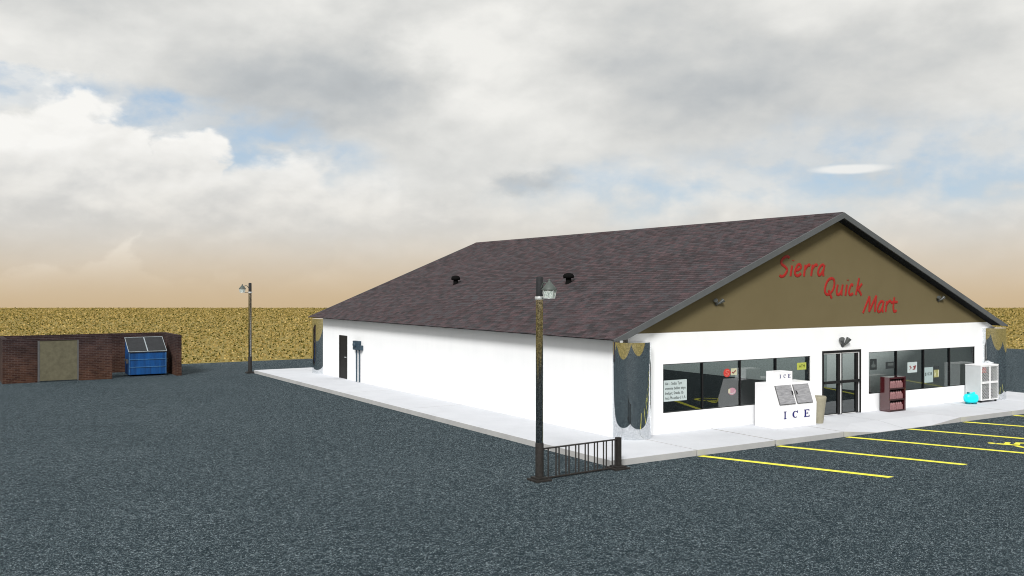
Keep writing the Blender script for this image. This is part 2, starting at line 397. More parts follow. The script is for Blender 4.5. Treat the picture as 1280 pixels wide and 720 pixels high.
def wheelchair_symbol(c):
    up = Vector((-.413, 1)).normalized(); rt = Vector((up.y, -up.x)); mb = MB(); k = .78
    def T(x, y): q = Vector(c) + rt*x*k*1.05 + up*y*k; return (q.x, q.y, .004)
    def stroke(pts, w):
        pts = [Vector(p) for p in pts]; L = []; R = []
        for i, p in enumerate(pts):
            d = (pts[min(i+1, len(pts)-1)] - pts[max(i-1, 0)]).normalized(); nrm = Vector((-d.y, d.x))*w/2
            L.append(T(*(p+nrm))); R.append(T(*(p-nrm)))
        for i in range(len(pts)-1): mb.poly([L[i], R[i], R[i+1], L[i+1]])
    mb.poly([T(-.18+.13*math.cos(a*PI/8), .92+.13*math.sin(a*PI/8)) for a in range(16)])
    stroke([(-.20,.77),(-.14,.10)], .22); stroke([(-.16,.18),(.38,.18),(.62,-.55)], .22)
    stroke([(-.08,.48),(.32,.48)], .17); stroke([(.56,-.58),(.80,-.46)], .20)
    stroke([(-.05+.50*math.cos(math.radians(a)), -.32+.50*math.sin(math.radians(a))) for a in range(118, 350, 8)], .20)
    mb.build('wheelchair_symbol', 'yellow', lot)
wheelchair_symbol((11.22, -3.42))

# sidewalk round the shop, poured in slabs with open joints and a kerb ramp in front
def sidewalk():
    mb = MB(); g = .016
    ys = [0, 2.38, 5.55, 11.1, 16.65, 22.2, 28.42]
    for a, b_ in zip(ys, ys[1:]):
        if a == 0: mb.box(0, 0, -.05, 2.72-g, 2.38-g, .15, .012)
        else: mb.box(0, a+(g if a in (11.1, 16.65) else .001), -.05, 2.30, b_-(g if b_ in (11.1, 16.65) else .001), .15, .012)
    xs = [2.72, 5.54, 8.29]
    for a, b_ in zip(xs, xs[1:]):
        mb.box(a+(.032 if a == 5.54 else g), 0, -.05, b_-(.032 if b_ == 5.54 else g), 2.5, .15, .012)
    xs = [13.83, 16.66, 19.4, 22.3]
    for a, b_ in zip(xs, xs[1:]): mb.box(a+g, 0, -.05, b_-g, 2.5, .15, .012)
    # kerb ramp
    X0, X1, X2, X3 = 8.29+g, 9.75, 12.35, 13.83-g
    for xa, xb, za, zb, xc, xd in ((X0, X1, .15, .012, X0, X1), (X1, 11.07-.004, .012, .012, X1, 11.066), (11.074, X2, .012, .012, 11.074, X2), (X2, X3, .012, .15, X2, X3)):
        mb.poly([(xa, 0, za), (xb, 0, zb), (xb, .95, .15), (xa, .95, .15)]); mb.poly([(xa, .95, .15), (xb, .95, .15), (xb, 2.5, .15), (xa, 2.5, .15)])
        mb.poly([(xa, 0, -.05), (xb, 0, -.05), (xb, 0, zb), (xa, 0, za)])
    for x in (X0, X3): mb.poly([(x, 0, -.05), (x, 2.5, -.05), (x, 2.5, .15), (x, .95, .15), (x, 0, .15)])
    mb.box(19.5, 2.5+g, -.05, 22.3, 28.42, .15, .012); mb.box(2.30+g, 25.2, -.05, 19.5-g, 28.42, .15, .012)
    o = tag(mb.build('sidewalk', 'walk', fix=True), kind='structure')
    mb = MB(); mb.box(.03, .03, .001, 8.2, 2.4, .03); mb.box(13.9, .03, .001, 22.2, 2.4, .03); mb.box(.03, 2.401, .001, 2.2, 28.3, .03)
    mb.build('sub_base', 'sub_base', o)
sidewalk()

# ------------------------------------------------------------------ shop building
shop = thing('convenience_store', 'long white single storey shop with brown gable and dark shingle roof', 'building', (11, 13.7, .15))
FY = 2.4
W1 = (3.71, 9.74, .72, 2.08); W2 = (12.56, 18.53, .72, 2.09); DR = (10.28, 12.15, .15, 2.21)
def front_wall():
    mb = MB()
    xs = [3.0, W1[0], W1[1], DR[0], DR[1], W2[0], W2[1], 19.34]; 
    ops = {1: W1, 3: DR, 5: W2}
    for i, (a, b_) in enumerate(zip(xs, xs[1:])):
        if i in ops:
            o = ops[i]
            if o[2] > .16: mb.box(a, FY, .15, b_, FY+.22, o[2])
            mb.box(a, FY, o[3], b_, FY+.22, 2.74)
        else: mb.box(a, FY, .15, b_, FY+.22, 2.74)
    und = lambda x: 2.655 + (.4083*(x-1.72) if x < 10.88 else .4110*(19.98-x))
    mb.prism([(2.46, 2.74), (19.775, 2.74), (19.25, 2.955), (2.46, 2.955)], 'y', FY, FY+.22)
    bmesh.ops.remove_doubles(mb.b, verts=mb.b.verts[:], dist=.0005)
    mb.build('front_wall', 'white_wall', shop)
    mb = MB(); mb.prism([(2.46, 2.955), (19.25, 2.955), (10.88, und(10.88))], 'y', FY, FY+.22)
    mb.build('gable_wall', 'gable', shop)
front_wall()
mb = MB(); mb.box(2.15, 2.62, .15, 2.36, 21.60, 2.83); mb.box(2.15, 22.59, .15, 2.36, 24.62, 2.83); mb.box(2.15, 21.60, 2.08, 2.36, 22.59, 2.83)
mb.build('side_wall', 'white_wall', shop)
mb = MB(); mb.box(19.38, 2.62, .15, 19.60, 24.62, 2.79); mb.build('side_wall', 'white_wall', shop)
mb = MB(); mb.box(3.0, 24.78, .15, 19.1, 25.0, 2.74); mb.prism([(2.46, 2.74), (19.775, 2.74), (19.25, 2.955), (10.88, 6.39), (2.46, 2.955)], 'y', 24.78, 25.0)
mb.build('back_wall', 'white_wall', shop)
for cx, cy, cr in ((2.61, 2.42, .53), (19.50, 2.42, .53), (2.47, 25.32, .57), (19.50, 25.2, .53)):
    mb = MB(); mb.lathe([(cr, .15), (cr, 2.738)], (cx, cy, 0), 96); mb.build('corner_column', 'mirror', shop)

def roof():
    y0, y1 = 2.05, 25.42; GX0, GX1, GY0, GY1 = 12.0, 18.45, 2.9, 24.3
    mb = MB(); sf = MB()
    for (xa, za), (xb, zb), nx in (((1.72, 2.83), (10.88, 6.57), -1), ((19.98, 2.83), (10.88, 6.57), 1)):
        # courses of shingles laid as shallow steps; the unseen right slope gets an added glazed opening to light the interior
        L = math.hypot(xb-xa, zb-za); n = int(L/.16); ux, uz = (xb-xa)/L, (zb-za)/L; px, pz = uz*nx, abs(ux)
        t = .006
        for i in range(n):
            s0, s1 = L*i/n, L*(i+1)/n
            p0 = (xa+ux*s0+px*t, za+uz*s0+pz*t); p1 = (xa+ux*s1+px*.001, za+uz*s1+pz*.001); q0 = (xa+ux*s0, za+uz*s0); q1 = (xa+ux*s1, za+uz*s1)
            spans = [(y0, y1)]
            if nx > 0 and p0[0] < GX1 and p1[0] > GX0: spans = [(y0, GY0), (GY1, y1)]
            for ya, yb in spans:
                mb.poly([(p0[0], ya, p0[1]), (p0[0], yb, p0[1]), (p1[0], yb, p1[1]), (p1[0], ya, p1[1])])
                mb.poly([(q0[0], ya, q0[1]), (q0[0], yb, q0[1]), (p0[0], yb, p0[1]), (p0[0], ya, p0[1])])
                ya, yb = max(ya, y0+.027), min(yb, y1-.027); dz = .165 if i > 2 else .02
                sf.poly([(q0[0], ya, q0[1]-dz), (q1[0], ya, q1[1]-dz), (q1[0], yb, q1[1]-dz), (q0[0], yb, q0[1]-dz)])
    r = mb.build('roof', 'shingles', shop)
    sf.build('soffit', 'soffit', r)
    gz = lambda x: 2.83 + .411*(19.98-x)
    nb = 10; st = (GY1-GY0)/nb
    for i in range(nb):
        mb = MB(); a, b_ = GY0+st*i+.02, GY0+st*(i+1)-.02
        mb.poly([(GX0, a, gz(GX0)+.01), (GX1, a, gz(GX1)+.01), (GX1, b_, gz(GX1)+.01), (GX0, b_, gz(GX0)+.01)])
        mb.build('added_rooflight_pane', 'added_glazing', r)  # added panes, let daylight onto the interior wall behind the windows
    mb = MB()
    for i in range(nb+1):
        y = GY0+st*i; mb.prism([(GX0-.05, gz(GX0-.05)+.03), (GX1+.05, gz(GX1+.05)+.03), (GX1+.05, gz(GX1+.05)-.05), (GX0-.05, gz(GX0-.05)-.05)], 'y', y-.019, y+.019)
    mb.build('added_rooflight_frame', 'fascia', r)  # bars of the added roof opening
    # rake boards, front and back
    for ya, yb in ((y0-.02, y0+.025), (y1-.025, y1+.02)):
        for pts in ([(1.71, 2.835), (10.88, 6.585), (10.88, 6.405), (2.12, 2.83), (1.80, 2.80), (1.71, 2.80)], [(19.99, 2.835), (10.88, 6.585), (10.88, 6.405), (19.58, 2.83), (19.9, 2.80), (19.99, 2.80)]):
            mb = MB(); mb.prism(pts, 'y', ya, yb); mb.build('fascia', 'fascia', r)
    mb = MB(); mb.prism([(10.70, 6.512), (10.88, 6.603), (11.06, 6.512), (11.06, 6.50), (10.70, 6.50)], 'y', y0+.03, y1-.03)
    mb.build('ridge_cap', 'shingles', r)
    for y in (17.72, 9.43):
        mb = MB(); c = (5.5, y, 4.37)
        mb.lathe([(.15, -.12), (.10, .03), (.10, .20)], c, 16); mb.lathe([(.10, .195), (.185, .17), (.195, .26), (.15, .33), (.06, .36), (0, .365)], c, 18)
        mb.build('roof_vent', 'vent_black', r)
roof()

mb = MB(); mb.poly([(2.4, 2.63, .006), (19.37, 2.63, .006), (19.37, 24.77, .006), (2.4, 24.77, .006)]); mb.build('added_dark_floor', 'floor_dark_band', shop)  # added near-black floor, makes the dark band behind the glass
mb = MB(); mb.box(18.56, 2.63, .007, 18.66, 9.0, 3.0); mb.build('added_partition', 'partition_near_lifted', shop)  # added inner wall for the light band behind the glass; lighter near piece
mb = MB(); mb.box(18.56, 9.01, .007, 18.66, 24.7, 3.0); mb.build('added_partition', 'partition_far_dimmed', shop)  # far piece of the added inner wall, darker to balance the sunlight
def shop_window(W, n):
    x0, x1, z0, z1 = W; mb = MB(); t = .035; ya, yb = FY-.004, FY+.12
    mb.box(x0, FY+.03, z0, x1, yb, z0+.018); mb.box(x0, FY+.03, z1-.018, x1, yb, z1)
    mb.box(x0, FY+.03, z0+.018, x0+.018, yb, z1-.018); mb.box(x1-.018, FY+.03, z0+.018, x1, yb, z1-.018)
    st = (x1-x0)/n
    for i in range(1, n): mb.box(x0+st*i-t/2, FY+.02, z0+.018, x0+st*i+t/2, yb, z1-.018)
    f = mb.build('shop_window', 'black', shop)
    for i in range(n):
        mb = MB(); a = x0+st*i+(t/2 if i else .018); b_ = x0+st*(i+1)-(t/2 if i < n-1 else .018)
        mb.poly([(a, FY+.05, z0+.018), (b_, FY+.05, z0+.018), (b_, FY+.05, z1-.018), (a, FY+.05, z1-.018)])
        mb.build('pane', 'glass', f, fix=False)
shop_window(W1, 4); shop_window(W2, 4)

def entrance():
    x0, x1, z0, z1 = DR; mb = MB()
    mb.box(x0, FY-.02, z0, x0+.05, FY+.16, z1); mb.box(x1-.05, FY-.02, z0, x1, FY+.16, z1); mb.box(x0+.05, FY-.02, z1-.07, x1-.05, FY+.16, z1)
    mb.build('door_frame', 'black', shop)
    mid = (x0+x1)/2
    for a, b_ in ((x0+.052, mid-.003), (mid+.003, x1-.052)):
        mb = MB(); zt = z1-.074
        mb.box(a, FY+.02, z0+.01, a+.06, FY+.08, zt); mb.box(b_-.17, FY+.02, z0+.01, b_, FY+.08, zt)
        mb.box(a+.06, FY+.02, z0+.01, b_-.17, FY+.08, z0+.05); mb.box(a+.06, FY+.02, zt-.04, b_-.17, FY+.08, zt)
        d = mb.build('door', 'black', shop)
        mb = MB(); mb.poly([(a+.06, FY+.05, z0+.05), (b_-.17, FY+.05, z0+.05), (b_-.17, FY+.05, zt-.04), (a+.06, FY+.05, zt-.04)]); mb.build('pane', 'glass', d, fix=False)
        mb = MB(); mb.box(b_-.045, FY+.004, z0+.03, b_-.012, FY+.018, zt-.004); mb.box(a+.004, FY+.004, zt-.03, b_-.047, FY+.018, zt-.004); mb.box(a+.03, FY+.004, z0+.012, b_-.19, FY+.018, z0+.028)
        mb.build('weather_strip', 'weather_strip', d)
        mb = MB(); mb.box(a+.003, FY-.06, 1.16, b_-.002, FY-.025, 1.25, .008); mb.box(a+.01, FY-.03, 1.17, a+.05, FY+.02, 1.24); mb.box(b_-.06, FY-.03, 1.17, b_-.02, FY+.003, 1.24)
        mb.build('push_bar', 'black', d)
entrance()
mb = MB(); mb.box(2.168, 21.602, .15, 2.22, 22.588, 2.078); sd = mb.build('side_door', 'door_black', shop)
mb = MB(); mb.box(2.150, 21.604, .15, 2.166, 21.66, 2.076); mb.box(2.150, 22.53, .15, 2.166, 22.586, 2.076); mb.box(2.150, 21.66, 2.02, 2.166, 22.53, 2.076); mb.build('door_frame', 'black', sd)
mb = MB(); mb.tube([(2.165, 21.75, 1.12), (2.12, 21.75, 1.12), (2.115, 21.86, 1.12)], .014, 8); mb.build('door_handle', 'pale_metal', sd)

# lettering on the gable
LET = [('S',[[(8.78,5.12),(8.73,5.16),(8.64,5.16),(8.52,5.11),(8.43,5.01),(8.45,4.93),(8.59,4.85),(8.68,4.77),(8.65,4.68),(8.55,4.58),(8.43,4.55),(8.35,4.59)]]),('i',[[(8.91,4.89),(8.87,4.73),(8.83,4.56)],[(8.96,5.06),(8.96,5.03)]]),('e',[[(9.06,4.74),(9.21,4.77),(9.3,4.84),(9.26,4.92),(9.16,4.91),(9.07,4.8),(9.03,4.68),(9.08,4.59),(9.19,4.58),(9.31,4.65)]]),('r',[[(9.51,4.92),(9.47,4.75),(9.44,4.56)],[(9.47,4.76),(9.57,4.87),(9.67,4.92),(9.72,4.89)]]),('r',[[(9.84,4.93),(9.8,4.75),(9.77,4.57)],[(9.8,4.77),(9.9,4.88),(10.0,4.93),(10.05,4.89)]]),('a',[[(10.37,4.92),(10.26,4.92),(10.14,4.82),(10.09,4.69),(10.13,4.6),(10.23,4.64),(10.33,4.77)],[(10.39,4.93),(10.33,4.72),(10.34,4.57)]]),('Q',[[(10.74,4.51),(10.58,4.46),(10.46,4.31),(10.41,4.12),(10.48,4.0),(10.64,4.02),(10.79,4.15),(10.86,4.34),(10.83,4.47),(10.72,4.51)],[(10.58,4.13),(10.66,3.99),(10.73,3.87)]]),('u',[[(11.02,4.31),(10.97,4.12),(10.99,4.0),(11.1,4.0),(11.21,4.13)],[(11.26,4.31),(11.21,4.12),(11.2,3.96)]]),('i',[[(11.46,4.31),(11.43,4.14),(11.39,3.95)],[(11.51,4.47),(11.51,4.44)]]),('c',[[(11.77,4.28),(11.69,4.31),(11.61,4.21),(11.57,4.07),(11.62,3.98),(11.77,4.02)]]),('k',[[(12.07,4.52),(11.99,4.26),(11.9,3.97)],[(12.21,4.34),(12.1,4.24),(11.98,4.15)],[(12.01,4.15),(12.1,4.07),(12.18,3.96)]]),('M',[[(12.26,3.38),(12.42,3.65),(12.59,3.93)],[(12.59,3.93),(12.59,3.7),(12.57,3.42)],[(12.57,3.42),(12.74,3.68),(12.94,3.95)],[(12.94,3.95),(12.89,3.7),(12.86,3.41)]]),('a',[[(13.31,3.74),(13.18,3.75),(13.06,3.64),(13.0,3.5),(13.06,3.41),(13.18,3.46),(13.28,3.62)],[(13.33,3.76),(13.26,3.55),(13.28,3.39)]]),('r',[[(13.49,3.76),(13.46,3.59),(13.42,3.4)],[(13.44,3.6),(13.54,3.71),(13.65,3.77),(13.7,3.73)]]),('t',[[(13.89,3.89),(13.85,3.71),(13.83,3.55),(13.87,3.41),(14.0,3.44)],[(13.7,3.71),(13.87,3.72),(14.05,3.73)]])]
sg = thing('shop_sign', 'dark red handwritten lettering stepping down the brown gable', 'sign', (11.2, FY-.02, 4.2))
for ch, strokes in LET:
    mb = MB()
    for j, s in enumerate(strokes):
        y = FY-.006-.002*j
        mb.tube(smooth_path([(x, y, z) for x, z in s], 5), .047, 8, flat=.10)
    mb.build('letter', 'red_letter', sg)

# ------------------------------------------------------------------ posters on the glass
PY = FY+.046
def flat(mb, x0, z0, x1, z1, y=PY): mb.poly([(x0, y, z0), (x1, y, z0), (x1, y, z1), (x0, y, z1)])
def sheet(name, label, x0, z0, x1, z1, m, cat='poster', group=None):
    t = thing(name, label, cat, ((x0+x1)/2, PY, z0), group)
    mb = MB(); flat(mb, x0, z0, x1, z1); mb.build('sheet', m, t); return t
t = sheet('poster', 'white notice with four lines of black writing at the left window end', 3.77, 1.03, 4.63, 1.62, 'paper_white')
for i, (s, w) in enumerate((('Ale - Sudsa Tyot', .62), ('wwwmine behbo etyn', .76), ('kwlpyt; Snacks 1b', .68), ('hoo.Ph-aelbs-d 1.A', .76))):
    x = 3.82; tot = len(s)
    for wd in s.split(' '):
        text_obj('word', wd, .115, (x, PY-.003, 1.49-.135*i), 'ink', t, w*len(wd)/tot); x += w*(len(wd)+1)/tot
t = thing('poster', 'round red sticker with pale mark in the left window', 'sticker', (6.2, PY, 1.6))
mb = MB(); mb.poly([(6.2+.145*math.cos(a*PI/10), PY, 1.72+.125*math.sin(a*PI/10)) for a in range(20)]); mb.build('disc', 'sign_red', t)
mb = MB(); mb.tube(smooth_path([(6.29,PY-.004,1.77),(6.22,PY-.004,1.79),(6.15,PY-.004,1.76),(6.2,PY-.004,1.72),(6.27,PY-.004,1.69),(6.2,PY-.004,1.65),(6.12,PY-.004,1.67)]), .013, 6, flat=.2); mb.build('mark', 'sign_red_light', t)
t = sheet('poster', 'small cream card with a red tick beside the round red sticker', 6.36, 1.64, 6.60, 1.84, 'poster_cream')
mb = MB(); mb.tube([(6.40,PY-.004,1.735),(6.45,PY-.004,1.70),(6.55,PY-.004,1.775)], .018, 6, flat=.2); mb.build('tick', 'brown_red_ink', t)
t = thing('poster', 'pink oval sticker low in the left window beside the ice chest', 'sticker', (6.4, PY, 1.05))
mb = MB(); mb.poly([(6.40+.165*math.cos(a*PI/12), PY, 1.17+.105*math.sin(a*PI/12)) for a in range(24)]); mb.build('oval', 'sign_pink', t)
mb = MB(); flat(mb, 6.25, 1.12, 6.33, 1.25, PY-.003); mb.build('pale_patch', 'poster_cream', t)
mb = MB(); mb.tube(smooth_path([(6.30,PY-.005,1.12),(6.40,PY-.005,1.10),(6.50,PY-.005,1.14),(6.52,PY-.005,1.2)]), .008, 6, flat=.2); mb.build('mark', 'paper_white', t)
t = sheet('poster', 'small yellow sign with dark letters in the left window near the entrance', 9.18, 1.665, 9.60, 1.885, 'sign_yellow', 'sign')
text_obj('writing', 'ATM', .13, (9.27, PY-.003, 1.735), 'sign_olive', t, .26)
t = sheet('poster', 'upright dark poster with a grey figure at the right window start', 12.68, 1.50, 13.03, 1.86, 'poster_dark')
mb = MB(); mb.poly([(12.76,PY-.003,1.58),(12.95,PY-.003,1.58),(12.97,PY-.003,1.66),(12.9,PY-.003,1.68),(12.87,PY-.003,1.79),(12.83,PY-.003,1.79),(12.81,PY-.003,1.68),(12.74,PY-.003,1.66)]); mb.build('figure', 'poster_grey', t)
t = sheet('poster', 'wide dark sticker with grey lettering against the window bar above the red rack', 13.49, 1.50, 13.96, 1.725, 'poster_dark', 'sticker')
mb = MB(); flat(mb, 13.60, 1.60, 13.90, 1.685, PY-.003); mb.build('band', 'poster_grey', t)
t = sheet('poster', 'square white poster with a dark red bow shaped print', 14.66, 1.31, 15.19, 1.67, 'paper_white')
mb = MB(); mb.poly([(14.72,PY-.003,1.38),(14.90,PY-.003,1.47),(14.86,PY-.003,1.50),(14.80,PY-.003,1.56),(14.76,PY-.003,1.52),(14.84,PY-.003,1.47)])
mb.poly([(14.92,PY-.003,1.40),(15.08,PY-.003,1.41),(15.14,PY-.003,1.56),(15.06,PY-.003,1.54),(14.95,PY-.003,1.52),(15.02,PY-.003,1.46)]); mb.build('print', 'brown_red_ink', t)
t = sheet('poster', 'pale price poster with a dark number beside the yellow bottle poster', 15.56, .92, 16.09, 1.45, 'paper_pale')
text_obj('number', '$10.28', .15, (15.63, PY-.003, 1.17), 'ink', t, .39)
t = sheet('poster', 'narrow poster with yellow middle between dark bands', 16.12, .93, 16.43, 1.47, 'poster_dark')
mb = MB(); flat(mb, 16.125, 1.08, 16.42, 1.345, PY-.003); mb.build('picture', 'poster_yellow', t)
mb = MB(); flat(mb, 16.37, 1.10, 16.425, 1.34, PY-.006); mb.build('pale_strip', 'poster_cream', t)
mb = MB(); mb.poly([(16.18,PY-.006,1.34),(16.16,PY-.006,1.15),(16.21,PY-.006,1.09),(16.24,PY-.006,1.2)]); mb.build('pale_shape', 'poster_cream', t)

# ------------------------------------------------------------------ ice chest
def ice_chest():
    t = thing('ice_chest', 'white ice chest with two slanted grey doors before the left window', 'ice chest', (7.84, 1.7, .15))
    x0, x1 = 7.0, 8.69
    mb = MB(); mb.prism([(2.12, .15), (1.30, .15), (1.28, .83), (1.50, 1.43), (2.12, 1.43)], 'x', x0, x1, .014); mb.build('body', 'ice_white', t)
    hb = MB(); hb.box(7.39, 1.60, 1.431, 8.01, 2.05, 1.75, .01); h = hb.build('header_box', 'ice_white', t)
    n = Vector((0, -.6, .22)).normalized()
    for i, (a, b_) in enumerate(((7.12, 7.77), (7.86, 8.51))):
        mb = MB(); lo = Vector((0, 1.285, .845)); hi = Vector((0, 1.478, 1.37))
        for off, ins, mm in ((.006, 0, None),):
            q = [Vector((a, lo.y, lo.z)), Vector((b_, lo.y, lo.z)), Vector((b_, hi.y, hi.z)), Vector((a, hi.y, hi.z))]
            A = [mb.b.verts.new(p + n*.002) for p in q]; B = [mb.b.verts.new(p + n*.03) for p in q]
            mb.b.faces.new(B)
            for k in range(4): mb.b.faces.new((A[k], A[(k+1) % 4], B[(k+1) % 4], B[k]))
        d = mb.build('door', 'brushed', t)
        mb = MB(); q0 = Vector((a-.012, lo.y, lo.z)); q1 = Vector((a-.012, hi.y, hi.z))
        mb.tube([q0 + n*.018, q1 + n*.018], .011, 6); mb.tube([Vector((a, lo.y, lo.z-.012)) + n*.018, Vector((b_, lo.y, lo.z-.012)) + n*.018], .008, 6); mb.build('seal', 'gate_edge', d)
        hx = b_-.045 if i == 0 else a+.045
        mb = MB(); c = lo.lerp(hi, .56); u = (hi-lo).normalized()
        pts = [Vector((hx, 0, 0)) + c - u*.05 + n*.03, Vector((hx, 0, 0)) + c - u*.04 + n*.055, Vector((hx, 0, 0)) + c + u*.04 + n*.055, Vector((hx, 0, 0)) + c + u*.05 + n*.03]
        mb.tube(pts, .017, 8); mb.build('handle', 'black', d)
    # serif capitals
    def letter(ch, x, z, h, w, y):
        mb = MB(); s = h*.14; th = w
        def R(ax, az, bx, bz, dy=0): mb.box(x+ax*th, y-.004-dy, z+az*h, x+bx*th, y-.001, z+bz*h)
        if ch == 'I':
            R(.30, 0, .70, 1, .001); R(.02, 0, .98, .09); R(.02, .91, .98, 1)
        elif ch == 'E':
            R(.12, 0, .36, 1, .001); R(0, 0, .9, .09); R(0, .91, .86, 1); R(.36, .47, .66, .55); R(.84, .0, .95, .24, .002); R(.80, .76, .90, 1, .002); R(.62, .37, .70, .65, .002)
        elif ch == 'C':
            pts = [(.5+.44*math.cos(math.radians(a)), .5+.46*math.sin(math.radians(a))) for a in range(45, 320, 12)]
            for i in range(len(pts)-1):
                a0 = (math.radians(45+12*i)); 
                def wd(k):
                    a = math.radians(45+12*k); return .10 + .16*max(0, -math.cos(a))
                (p, q), (wa, wb) = (pts[i], pts[i+1]), (wd(i), wd(i+1))
                def inner(pt, k, w_): a = math.radians(45+12*k); return (pt[0]-w_*math.cos(a), pt[1]-w_*.9*math.sin(a))
                pi_, qi = inner(p, i, wa), inner(q, i+1, wb)
                mb.poly([(x+px*th, y-.004, z+pz*h) for px, pz in (p, q, qi, pi_)])
            R(.80, .66, .90, .98, .002)
        return mb
    for ch, x, w in (('I', 7.285, .115), ('C', 7.63, .28), ('E', 8.14, .25)): letter(ch, x, .425, .215, w, 1.282).build('letter', 'ice_blue', t)
    for ch, x, w in (('I', 7.465, .06), ('C', 7.62, .115), ('E', 7.82, .105)): letter(ch, x, 1.565, .105, w, 1.599).build('letter', 'ice_blue', h)
ice_chest()

# trash bin
t = thing('trash_bin', 'tan flared waste bin standing between the ice chest and the entrance', 'bin', (9.06, 1.52, .15))
mb = MB(); c = (9.06, 1.52, .15)
mb.lathe([(.13, 0), (.135, .02), (.18, .40), (.22, .70), (.228, .78), (.21, .81), (.20, .80)], c, 28); mb.build('body', 'tan_plastic', t)
mb = MB(); mb.lathe([(.193, .795), (.17, .775), (.0, .76)], c, 28); mb.build('opening', 'dark_inside', t)

# ------------------------------------------------------------------ maroon rack with packs
RX0, RX1, RY0, RY1, RZ = 12.97, 13.82, 1.92, 2.27, 1.28
t = thing('display_rack', 'glossy dark maroon rack of pink bottle packs right of the entrance', 'rack', ((RX0+RX1)/2, 2.1, .15))
mb = MB(); mb.box(RX0, RY0, .15, RX0+.03, RY1, RZ, .003); mb.build('side_panel', 'maroon', t)
mb = MB(); mb.box(RX1-.07, RY0, .15, RX1, RY1, RZ, .003); mb.build('side_panel', 'maroon', t)
mb = MB(); mb.box(RX0+.031, RY1-.02, .15, RX1-.071, RY1, RZ); mb.build('back_panel', 'maroon_deep', t)
mb = MB(); mb.box(RX0+.031, RY0+.001, RZ-.06, RX1-.071, RY1-.021, RZ-.001); mb.build('top', 'maroon', t)
tops = [.20, .555, .915]
for z in tops:
    mb = MB(); mb.box(RX0+.031, RY0+.002, z-.04, RX1-.071, RY1-.021, z); mb.build('shelf', 'maroon_deep', t)
proto = None
for zi, z in enumerate(tops):
    for xi in range(2):
        xa = RX0+.06+.345*xi
        lab = 'pink bottle pack with dark caps, %s on the %s shelf of the maroon rack' % (('left', 'right')[xi], ('bottom', 'middle', 'top')[zi])
        if proto is None:
            p = thing('bottle_pack', lab, 'bottle pack', (xa+.165, RY0+.17, z+.001), 'pink bottle packs on the maroon rack')
            mb = MB(); mb.box(xa, RY0+.03, z+.001, xa+.33, RY1-.04, z+.165, .012); mb.build('wrap', 'pink_pack', p)
            for b_ in range(3):
                for d in range(2):
                    mb = MB(); c = (xa+.06+.105*b_, RY0+.085+.11*d, z+.162)
                    mb.lathe([(.047, 0), (.047, .045), (.022, .075), (.018, .085)], c, 12)
                    bt = mb.build('bottle_neck', 'pink_pack', p)
                    mb = MB(); mb.lathe([(.026, .078), (.026, .112), (.0, .114)], c, 12); mb.build('cap', 'bottle_cap', bt)
            proto = p
        else:
            q = copy_tree(proto); q.location = (xa+.165, RY0+.17, z+.001); q['label'] = lab

